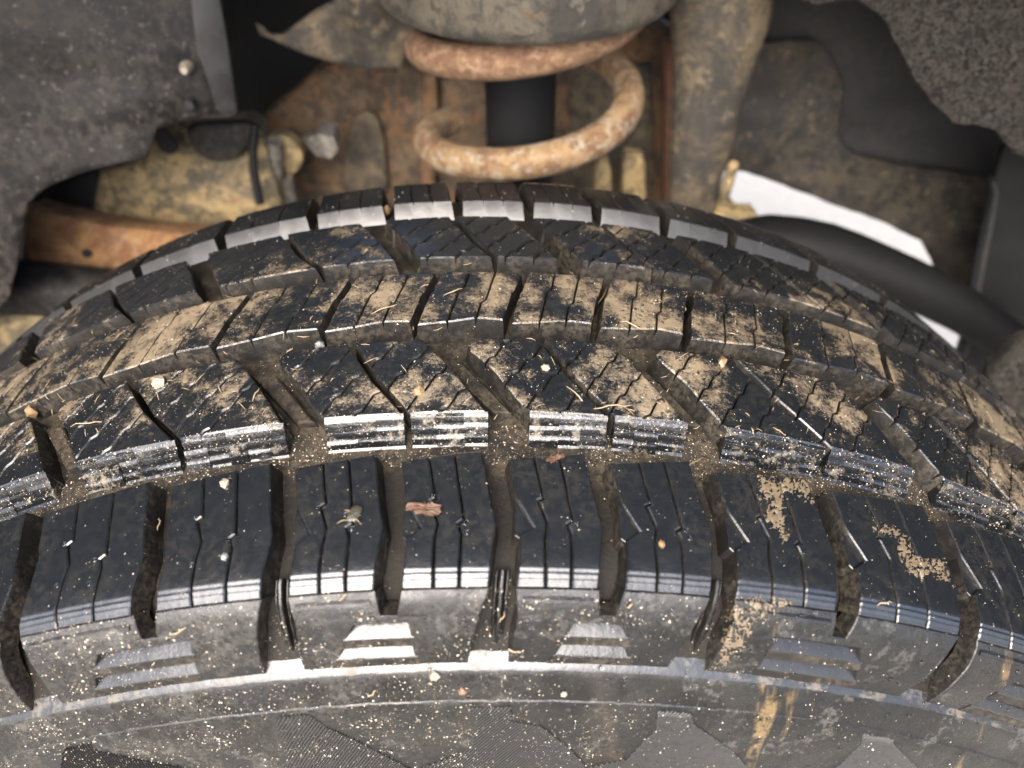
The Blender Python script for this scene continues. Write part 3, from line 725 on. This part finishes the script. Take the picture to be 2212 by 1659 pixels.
def husk():
    bm = bmesh.new(); loc, nor = hit(767, 1112)
    bmesh.ops.create_icosphere(bm, subdivisions=3, radius=.0019)
    for v in bm.verts:
        v.co.y *= 2.6-1.2*abs(v.co.y)/.0019; v.co.z *= .5; v.co *= 1+.25*noise.noise(v.co*900)
    T = Matrix.Translation(loc+nor*.0006) @ nor.to_track_quat('Z', 'Y').to_matrix().to_4x4(); bm.transform(T)
    m = plain('wet_husk', (.030, .029, .020), .10, sc=900, var=.7)
    o = empty('seed_husk', loc); tag(o, 'wet greenish seed husk on a near shoulder block left of the leaf scrap', 'seed husk')
    b = bm_obj('husk_body', bm, m, None, smooth=60); b.parent = o; b.matrix_parent_inverse = o.matrix_world.inverted() if False else Matrix.Translation(-loc)
    for k in range(3):
        p0 = loc + (T.to_3x3() @ Vector((0, .001*(k-2), 0))); sgn = 1 if k % 2 else -1
        d = T.to_3x3() @ Vector((sgn*.0034, .0012*(k-2), .0006))
        v, f = tube([p0+nor*.0008, p0+d*.6+nor*.0012, p0+d], .00014, 4); c = mesh_obj('husk_hair', v, f, M_STRAW, o); c.matrix_parent_inverse = Matrix.Translation(-loc)
husk()
# ------------------------------------------------------------------ ground
gm = NT('concrete'); f = gm.noise(40, 5, .7); c = gm.mix(f, (.20, .19, .165), (.30, .285, .25)); c = gm.mix(gm.sstep(gm.noise(160, 3, .7), .55, .7), c, (.12, .115, .10))
gmat = gm.out(c, .9, gm.bump(f, .002, .5))
gv = [(x, y, -R-.002+.0) for y in np.linspace(-60, 60, 13) for x in np.linspace(-60, 60, 13)]
gf = [(j*13+i, j*13+i+1, (j+1)*13+i+1, (j+1)*13+i) for j in range(12) for i in range(12)]
go = mesh_obj('ground', gv, gf, gmat); go['kind'] = 'structure'; go['label'] = 'pale sunlit concrete seen through the gap under the vehicle'
# ------------------------------------------------------------------ what shows of the vehicle behind the tyre
class Plane:
    def __init__(s, y0, a=0.0, b=0.0, x0=0.0, z0=.38): s.y0, s.a, s.b, s.x0, s.z0 = y0, a, b, x0, z0; s.n = Vector((a, -1, b)).normalized()
    def at(s, px, py):
        d = ray(px, py); t = (s.y0 + s.a*(CAM.x-s.x0) + s.b*(CAM.z-s.z0) - CAM.y)/(d.y - s.a*d.x - s.b*d.z); return CAM + d*t
def densify(pts, step, rough=0.0, seed=0, smooth=False):
    out = []; n = len(pts)
    for i in range(n):
        a, b = Vector(pts[i]), Vector(pts[(i+1) % n]); m = max(1, int((b-a).length/step))
        for k in range(m):
            p = a.lerp(b, k/m)
            if rough: p += Vector((noise.noise((p.x*.05, p.y*.05, seed)), noise.noise((p.x*.05, p.y*.05, seed+7))))*rough + Vector((noise.noise((p.x*.2, p.y*.2, seed)), noise.noise((p.x*.2, p.y*.2, seed+7))))*rough*.6
            out.append((p.x, p.y))
    return out
def rounded(pts, n=2): 
    P = [np.array(p, float) for p in pts]
    for _ in range(n):
        Q = []
        for i in range(len(P)):
            a, b = P[i], P[(i+1) % len(P)]; Q += [a*.8+b*.2, a*.2+b*.8]
        P = Q
    return [tuple(p) for p in P]
def sheet(name, pts, pl, thick, mat, parent=None, bev=.002, bulge=None, rough=0.0, step=30, cell=.012, wav=0.0, seed=0, rnd=0):
    """A plate of real thickness standing on plane pl; its outline is that of the part in the photograph."""
    if rnd: pts = rounded(pts, rnd)
    pts = densify(pts, step, rough, seed)
    P3 = [pl.at(*p) for p in pts]; ex = Vector((1, pl.a, 0)).normalized(); ez = pl.n.cross(ex)*-1
    o3 = P3[0]; Q = [((p-o3).dot(ex), (p-o3).dot(ez)) for p in P3]
    if area(Q) < 0: Q = Q[::-1]
    bm = bmesh.new(); rings = [(offset(Q, -bev), 0.0), (offset(Q, -bev*.3), -bev*.3), (Q, -bev), (Q, -thick)]
    vr = [[bm.verts.new((x, y, h)) for x, y in q] for q, h in rings]; n = len(Q)
    for a, b in zip(vr[:-1], vr[1:]):
        for i in range(n): bm.faces.new((a[i], a[(i+1) % n], b[(i+1) % n], b[i]))
    for k in (0, 3):
        for f in tessellate_polygon([[Vector((v.co.x, v.co.y, 0)) for v in vr[k]]]):
            try: bm.faces.new([vr[k][j] for j in f])
            except ValueError: pass
    xs = [q[0] for q in Q]; ys = [q[1] for q in Q]
    if wav or bulge:
        for c in np.arange(min(xs)+cell, max(xs), cell): bmesh.ops.bisect_plane(bm, geom=bm.verts[:]+bm.edges[:]+bm.faces[:], plane_co=(c, 0, 0), plane_no=(1, 0, 0), dist=1e-5)
        for c in np.arange(min(ys)+cell, max(ys), cell): bmesh.ops.bisect_plane(bm, geom=bm.verts[:]+bm.edges[:]+bm.faces[:], plane_co=(0, c, 0), plane_no=(0, 1, 0), dist=1e-5)
    bmesh.ops.recalc_face_normals(bm, faces=bm.faces)
    cx, cy = (min(xs)+max(xs))/2, (min(ys)+max(ys))/2; hx, hy = (max(xs)-min(xs))/2, (max(ys)-min(ys))/2
    for v in bm.verts:
        x, y, h = v.co
        if wav: h += wav*noise.noise((x*14+seed, y*14, 0)) + wav*.4*noise.noise((x*45+seed, y*45, 0))
        if bulge: h += bulge*(1-min(1, ((y-cy)/hy)**2))
        v.co = o3 + ex*x + ez*y + pl.n*h
    return bm_obj(name, bm, mat, parent, smooth=40, recalc=False)
def cyl(name, p0, p1, r0, r1, mat, parent=None, n=32, rings=None):
    d = p1-p0; prof_ = rings or [(0, r0), (1, r1)]
    u = d.normalized().orthogonal().normalized(); v = d.normalized().cross(u); vs, fs = [], []
    for t, r in prof_:
        for k in range(n): a = 2*math.pi*k/n; vs.append(p0+d*t+u*(r*math.cos(a))+v*(r*math.sin(a)))
    for i in range(len(prof_)-1):
        for k in range(n): fs.append((i*n+k, i*n+(k+1) % n, (i+1)*n+(k+1) % n, (i+1)*n+k))
    fs.append(tuple(range(n))[::-1]); fs.append(tuple((len(prof_)-1)*n+k for k in range(n)))
    return mesh_obj(name, vs, fs, mat, parent, smooth=40)
M_LINER = plastic('liner_plastic', (.0048, .0046, .0045), (.042, .0365, .030), .85)
M_LINER_CLEAN = plastic('liner_plastic_clean', (.0195, .0192, .0200), (.046, .040, .033), .35)
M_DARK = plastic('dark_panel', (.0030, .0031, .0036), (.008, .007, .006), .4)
M_SHIELD = plastic('shield_plastic', (.0128, .0121, .0115), (.0567, .0454, .0284), .75, scale=12, fine=110)
M_FELT = felt('felt', (.0169, .0159, .0140), (.0728, .0663, .0559))
M_RUB = plain('smooth_rubber', (.0065, .0065, .0068), .6, sc=120)
M_RUB.node_tree.nodes['Principled BSDF'].inputs['Specular IOR Level'].default_value = .15
M_TOWER = grimy_steel('grimy_tower', (.050, .034, .020), (.090, .058, .028), (.110, .054, .020), .50, scale=16)
M_FRAME = grimy_steel('muddy_frame', (.1260, .1035, .0630), (.2520, .1830, .0825), (.1770, .1065, .0480), .40, scale=18)
M_HORN = grimy_steel('muddy_bracket', (.038, .032, .023), (.074, .055, .030), (.079, .047, .019), .40, scale=22)
M_SEAT = grimy_steel('spring_seat_steel', (.0379, .0345, .0264), (.0609, .0517, .0356), (.0713, .0425, .0172), .36, scale=20)
M_RUSTC = rust('coil_rust', (.115, .060, .028), (.235, .150, .070), (.30, .265, .20), .7, zred=(.035, .055))
M_RUSTD = rust('coil_rust_dark', (0.140, 0.052, 0.032), (0.252, 0.119, 0.052), (0.238, 0.154, 0.112), .5)
M_RUSTO = rust('orange_rust', (.130, .056, .020), (.225, .118, .045), (.26, .19, .115), .4)
M_ZINC = grimy_steel('zinc_bolt', (.168, .160, .144), (.200, .184, .152), (.120, .068, .028), .42, scale=60, rough=.5, metal=.4)
# near-black sheet, its colour standing for the unlit void behind the parts
def named(o, label, cat, group=None): return tag(o, label, cat, group)
inner = sheet('dark_void_sheet', [(-900, -900), (1560, -900), (1540, 480), (1500, 560), (700, 620), (-900, 1000)], Plane(.50), .02, M_DARK)
named(inner, 'black sheet coloured for the dark void behind the rusty suspension parts', 'panel')
# rusty tower with its pressed arch
tower = sheet('spring_tower', [(560, 250), (640, 190), (690, 140), (860, 120), (905, 60), (1560, 40), (1560, 470), (1400, 520), (880, 520), (540, 470), (545, 330)], Plane(.405, 0, .15), .03, M_TOWER, bev=.004, wav=.008, rnd=1)
named(tower, 'brown rust stained steel tower behind the coil spring', 'spring tower')
sheet('pressed_arch', [(735, 440), (745, 300), (760, 255), (790, 238), (815, 250), (832, 300), (840, 440)], Plane(.399, 0, .15), .008, M_HORN, tower, bev=.003, rnd=2)
sheet('raised_rib', [(905, 90), (940, 90), (948, 250), (940, 420), (905, 420), (912, 250)], Plane(.392, 0, .15), .02, M_TOWER, tower, bev=.004, wav=.003)
sheet('rust_band', [(1440, 90), (1482, 90), (1478, 470), (1436, 470)], Plane(.385, 0, .15), .02, rust('red_rust', (.12, .055, .035), (.20, .09, .05), (.16, .10, .07), .4), tower, bev=.004)
sheet('side_web', [(1230, 130), (1410, 140), (1420, 440), (1250, 420), (1220, 300)], Plane(.395, 0, .1), .01, M_HORN, tower, bev=.004, wav=.006)
for k, (x0, x1, y0) in enumerate(((1285, 1322, 350), (1345, 1395, 330))):
    sheet('tower_tab', [(x0, y0+25), (x0+8, y0), (x1-6, y0), (x1, y0+25), (x1+2, 470), (x0, 470)], Plane(.33, 0, .1), .012, M_FRAME, tower, bev=.003)
# curved bracket at the upper left
horn = sheet('body_mount_bracket', [(552, 48), (566, 66), (590, 74), (612, 72), (640, 50), (680, 22), (735, -8), (900, -30), (905, 60), (870, 150), (800, 152), (735, 140), (660, 118), (612, 98), (572, 78)], Plane(.335, .25, .3), .010, M_HORN, bev=.003, wav=.010, step=14, cell=.008)
named(horn, 'mud stained steel bracket with a curled pointed tip at upper left', 'bracket')
# frame rail with a near-black plate at its left end
rail = sheet('frame_rail', [(62, 437), (95, 405), (170, 372), (330, 335), (325, 295), (345, 268), (420, 262), (560, 255), (590, 330), (620, 430), (600, 520), (450, 505), (340, 498), (230, 487), (120, 462)], Plane(.37, .12, .25), .035, M_FRAME, bev=.004, bulge=.022, wav=.004, step=16, rnd=1)
named(rail, 'ochre mud caked frame rail with an oval hole at left', 'frame rail')
sheet('rail_end', [(60, 440), (92, 404), (150, 378), (215, 362), (205, 480), (120, 464)], Plane(.345, .12, .25), .006, M_DARK, rail, bev=.003, rnd=2)
sheet('oval_hole_plate', [(333, 285), (352, 275), (368, 290), (384, 318), (378, 334), (356, 334), (338, 315)], Plane(.337, .12, .25), .004, plain('hole_black', (.004, .004, .004), .9), rail, bev=.001, rnd=2)  # black plate on the rail, coloured for the shade inside the hole
sheet('round_pad', [(398, 268), (555, 262), (548, 300), (530, 330), (500, 348), (465, 352), (430, 340), (405, 312)], Plane(.340, .12, .25), .010, M_LINER, rail, bev=.004, rnd=2)
v, f = tube([Plane(.33, .12, .25).at(x, y) for x, y in ((553, 268), (549, 290), (546, 325), (549, 375), (562, 440))], .0032, 12, 0)  # the dark seam beside the rail, built as a black tube
named(mesh_obj('rail_seam_tube', v, f, M_RUB, None, smooth=60), 'dark seam running down beside the ochre frame rail, built as a black tube', 'seam')
# bolt and cotter beside the rail
nut = empty('ball_joint_nut', Plane(.325).at(600, 330)); named(nut, 'rust ringed whitish bolt and nut beside the frame rail', 'bolt')
def att(o, par): o.parent = par; o.matrix_parent_inverse = Matrix.Translation(-par.location); return o
pl = Plane(.325)
c0 = pl.at(606, 338); att(cyl('rust_washer', c0, c0+Vector((.0, .012, .0)), .022, .022, M_FRAME, n=24, rings=[(0, .012), (.15, .016), (1, .016)]), nut)
c1 = pl.at(597, 296); c2 = pl.at(600, 372); att(cyl('bolt_shank', c1+Vector((0, -.008, 0)), c2+Vector((0, -.008, 0)), .0055, .0055, M_ZINC, n=18), nut)
c1 = pl.at(612, 376); c2 = pl.at(625, 430); att(cyl('stud_end', c1+Vector((0, -.002, 0)), c2, .0075, .0065, M_ZINC, n=18), nut)
nut2 = empty('hex_bolt', pl.at(705, 300)); named(nut2, 'greyish hex bolt head right of the whitish bolt', 'bolt')
c0 = pl.at(706, 303); att(cyl('bolt_head', c0+Vector((0, -.01, 0)), c0+Vector((0, .012, 0)), .010, .010, M_ZINC, n=6), nut2)
c1 = pl.at(668, 292); c2 = pl.at(690, 330); att(cyl('lock_tab', c1, c2, .006, .004, M_ZINC, n=10), nut2)
# rusty arm, grey tube and tan pad low at the left
arm = sheet('control_arm', [(48, 476), (62, 446), (130, 462), (250, 488), (390, 505), (470, 512), (450, 600), (380, 640), (240, 606), (120, 592), (40, 580)], Plane(.33, .15, .35), .03, M_RUSTO, bev=.005, wav=.004)
named(arm, 'orange rusted control arm with a small dark hole at the left edge', 'control arm')
sheet('arm_hole_plate', [(174, 543), (184, 538), (196, 544), (198, 555), (186, 559), (176, 552)], Plane(.326, .15, .35), .003, plain('arm_hole_black', (.006, .005, .005), .9), arm, bev=.0005, rnd=2)  # thin black plate standing for the dark inside the arm's hole
tb = Plane(.31, .15, .3)
named(cyl('grey_tube', tb.at(10, 620), tb.at(330, 640), .020, .017, M_LINER, n=28), 'dirty grey tube under the orange control arm', 'tube')
pad = sheet('tan_bushing', [(-60, 640), (20, 640), (90, 668), (160, 680), (150, 800), (-60, 800)], Plane(.30, .15, .3), .03, M_FRAME, bev=.006, wav=.005, rnd=1)
named(pad, 'tan dirt covered bushing at the lower left behind the tyre', 'bushing')
# left wheel arch liner
PLL = Plane(.235, .35, .12, -.15)
liner = sheet('wheel_arch_liner', [(-700, -700), (455, -700), (478, -10), (486, 40), (500, 130), (516, 225), (512, 248), (497, 257), (430, 260), (368, 264), (340, 272), (328, 300), (318, 337), (250, 352), (170, 376), (95, 410), (62, 440), (52, 480), (40, 560), (22, 640), (0, 668), (-60, 720), (-700, 1000)], PLL, .004, M_LINER, bev=.0012, wav=.010, rough=2.0, step=22, seed=3, cell=.02)
named(liner, 'dusty grey plastic wheel arch liner filling the upper left', 'arch liner')
fl = Plane(.232, .35, .12, -.15)
sheet('liner_flange', [(398, -200), (455, -200), (474, -10), (484, 45), (498, 130), (512, 224), (508, 244), (470, 250), (452, 180), (420, 100)], fl, .003, M_LINER_CLEAN, liner, bev=.001, wav=.010, step=22, seed=3, cell=.02, rnd=1)
p = fl.at(401, 148); cyl('push_clip', p+Vector((0, .006, 0)), p+Vector((.001, -.006, .001)), .005, .005, plain('clip_grey', (.20, .17, .13), .5), liner, n=14, rings=[(0, .0036), (.6, .0036), (1, .002)])
p = fl.at(413, 220); cyl('clip_hole_plug', p+Vector((0, .004, 0)), p+Vector((0, -.005, 0)), .0028, .0028, plain('clip_black', (.006, .006, .006), .8), liner, n=14)  # black plug, its colour standing for the shade in an empty clip hole
# coil spring, its seat and the damper inside
AX = Vector((.032, .262, 0))
def coil_pts(r, turns, z0, pitch, a0, n=90): return [Vector((AX.x+r*math.cos(a0+2*math.pi*turns*k/n), AX.y+r*math.sin(a0+2*math.pi*turns*k/n), z0+pitch*turns*k/n)) for k in range(n+1)]
spring = empty('coil_spring', (AX.x, AX.y, .33)); named(spring, 'heavily rusted coil spring above the tyre, one open turn showing', 'coil spring')
v, f = tube(coil_pts(.0645, 1.69, .3232, .060, math.radians(142), 110), .0098, 16, 0)
v = [p - Vector((AX.x, AX.y, .33)) for p in v]
mesh_obj('coil', v, f, M_RUSTC, spring, smooth=60)
SZ = .440
seat = cyl('spring_perch', Vector((AX.x, AX.y, SZ-.022)), Vector((AX.x, AX.y, SZ+.30)), .08, .08, M_SEAT, n=64, rings=[(0, .070), (0, .0835), (.010, .0865), (.025, .0875), (.132, .0875), (.142, .084), (.152, .082), (1, .080)])
named(seat, 'grimy round steel perch cup over the rusted coil', 'spring perch')
damper = empty('shock_absorber', (AX.x-.004, AX.y, .36)); named(damper, 'smooth black shock absorber body inside the coil spring', 'shock absorber')
b = cyl('damper_body', Vector((0, 0, -.14)), Vector((0, 0, .12)), .0225, .0225, M_RUB, damper, n=36)
cyl('damper_rim', Vector((0, 0, -.15)), Vector((0, 0, -.132)), .026, .026, M_FRAME, damper, n=36)
# right-hand side: upright strut, splash shield, felt liner, hose, post
up_ = empty('strut_brace', Plane(.30).at(1540, 430)); named(up_, 'thick mud streaked steel brace right of the coil spring', 'brace')
pb = Plane(.315, -.1, .2)
tp = [(1560, -140, .036), (1556, 40, .033), (1545, 120, .028), (1522, 260, .0235), (1505, 360, .020), (1490, 480, .017)]
vs, fs = [], []; N = 24
for x, y, r in tp:
    c = pb.at(x, y)
    for k in range(N): a = 2*math.pi*k/N; vs.append(c+Vector((r*math.cos(a), r*.6*math.sin(a), 0)))
for i in range(len(tp)-1):
    for k in range(N): fs.append((i*N+k, i*N+(k+1) % N, (i+1)*N+(k+1) % N, (i+1)*N+k))
att(mesh_obj('brace_tube', vs, fs, M_HORN, None, smooth=60), up_)
c = pb.at(1545, 450); att(cyl('brace_foot', c+Vector((-.022, 0, -.012)), c+Vector((.03, 0, -.012)), .012, .010, M_FRAME, n=14), up_)
SH = Plane(.40, -.10, .1)
shield = sheet('splash_shield', [(1500, 90), (1560, 110), (1600, 96), (1690, 90), (1768, 88), (1800, 130), (1826, 190), (1816, 250), (1812, 300), (1850, 338), (2000, 366), (2140, 384), (2172, 430), (2130, 690), (2064, 694), (2027, 606), (2012, 560), (1988, 522), (1900, 480), (1800, 444), (1690, 402), (1600, 372), (1562, 372), (1540, 440), (1500, 470)], SH, .006, M_SHIELD, bev=.0015, wav=.006, step=14, rough=2.2)
named(shield, 'dusty dark grey splash shield with a bent edge, right of the brace', 'splash shield')
backp = sheet('inner_fender', [(1500, -900), (2900, -900), (2900, 700), (2230, 640), (2150, 395), (2000, 385), (1850, 360), (1796, 310), (1500, 330)], Plane(.425, -.10, .1), .01, M_LINER_CLEAN, bev=.003, wav=.004)
named(backp, 'smooth charcoal inner fender panel at upper right', 'fender panel')
PF_ = Plane(.25, -.35, .12, .15)
fr = sheet('felt_liner', [(1700, -700), (1690, -10), (1760, 18), (1850, 6), (1905, 40), (1945, 120), (1968, 165), (2010, 220), (2058, 270), (2112, 276), (2150, 290), (2182, 325), (2215, 350), (2300, 420), (2800, 500), (2800, -700)], PF_, .012, M_FELT, bev=.004, wav=.012, rough=5, step=9, cell=.02, seed=11)
named(fr, 'ragged grey felt liner hanging at the upper right corner', 'felt liner')
fl2 = sheet('felt_flap', [(2120, 850), (2135, 800), (2160, 778), (2185, 748), (2225, 728), (2500, 640), (2600, 1100), (2200, 960)], Plane(.20, -.35, .12, .15), .012, M_FELT, bev=.004, wav=.008, rough=4, step=9, cell=.02, seed=21)
named(fl2, 'small ragged piece of grey felt at the right edge above the tyre', 'felt flap')
post = empty('mud_flap', Plane(.29).at(2150, 600)); named(post, 'black upright mud flap with a pale folded edge at far right', 'mud flap')
PP = Plane(.30, -.25, .1, .3)
att(sheet('flap_panel', [(2140, 400), (2165, 330), (2190, 285), (2215, 280), (2500, 300), (2500, 1000), (2110, 860), (2060, 790), (2090, 700)], PP, .008, M_DARK, bev=.002, wav=.003), post)
att(sheet('flap_edge', [(2092, 690), (2146, 420), (2140, 398), (2148, 388), (2158, 398), (2162, 425), (2098, 760), (2080, 800), (2072, 760)], Plane(.292, -.25, .1, .3), .010, M_LINER_CLEAN, bev=.003), post)
ph = Plane(.275, -.15, .1, .2)
hp = [(1480, 540), (1540, 530), (1600, 515), (1660, 508), (1720, 514), (1780, 526), (1840, 545), (1900, 568), (1960, 592), (2020, 620), (2080, 652), (2140, 690), (2200, 732)]
v, f = tube([ph.at(x, y+19) for x, y in hp], lambda k: .0215-.0065*max(0, k-.40)/.60, 24, 0)
named(mesh_obj('rubber_hose', v, f, M_RUB, None, smooth=60), 'thick smooth black hose curving down in front of the bright gap', 'hose')
st = empty('threaded_stud', Plane(.285).at(1560, 440)); named(st, 'rusty threaded stud standing left of the bright gap', 'stud')
p0, p1 = Plane(.285).at(1556, 452), Plane(.285).at(1586, 350)
rg = [(0, .0045)]
for k in range(13): rg += [(.05+k*.07, .0034), (.085+k*.07, .0043)]
rg += [(1, .003)]
att(cyl('stud_shaft', p0, p1, .005, .005, M_FRAME, n=16, rings=rg), st)
att(cyl('stud_nut', p0+(p1-p0)*-.05, p0+(p1-p0)*.17, .011, .010, M_FRAME, n=6), st)
c = p0-(p1-p0)*.14; att(cyl('stud_base', c+Vector((-.016, 0, 0)), c+Vector((.022, 0, -.004)), .010, .012, M_FRAME, n=16), st)
# ------------------------------------------------------------------ fender above the picture: it shades the suspension
vs, fs = [], []; NA_ = 48; AR = .775
rows = [(-.135, AR+.10), (-.150, AR+.03), (-.145, AR), (-.12, AR+.005), (.10, AR+.03), (.30, AR+.02), (.51, AR)]
for k in range(NA_+1):
    a = math.radians(-100+200*k/NA_)
    for y, r in rows: vs.append((r*math.sin(a), y, r*math.cos(a)))
m = len(rows)
for k in range(NA_):
    for j in range(m-1): fs.append((k*m+j, k*m+j+1, (k+1)*m+j+1, (k+1)*m+j))
fen = mesh_obj('wheel_arch', vs, fs, M_DARK, None, smooth=50)
sd = fen.modifiers.new('thickness', 'SOLIDIFY'); sd.thickness = .006
named(fen, 'dark wheel arch of the vehicle curving over the tyre, above the picture', 'wheel arch')
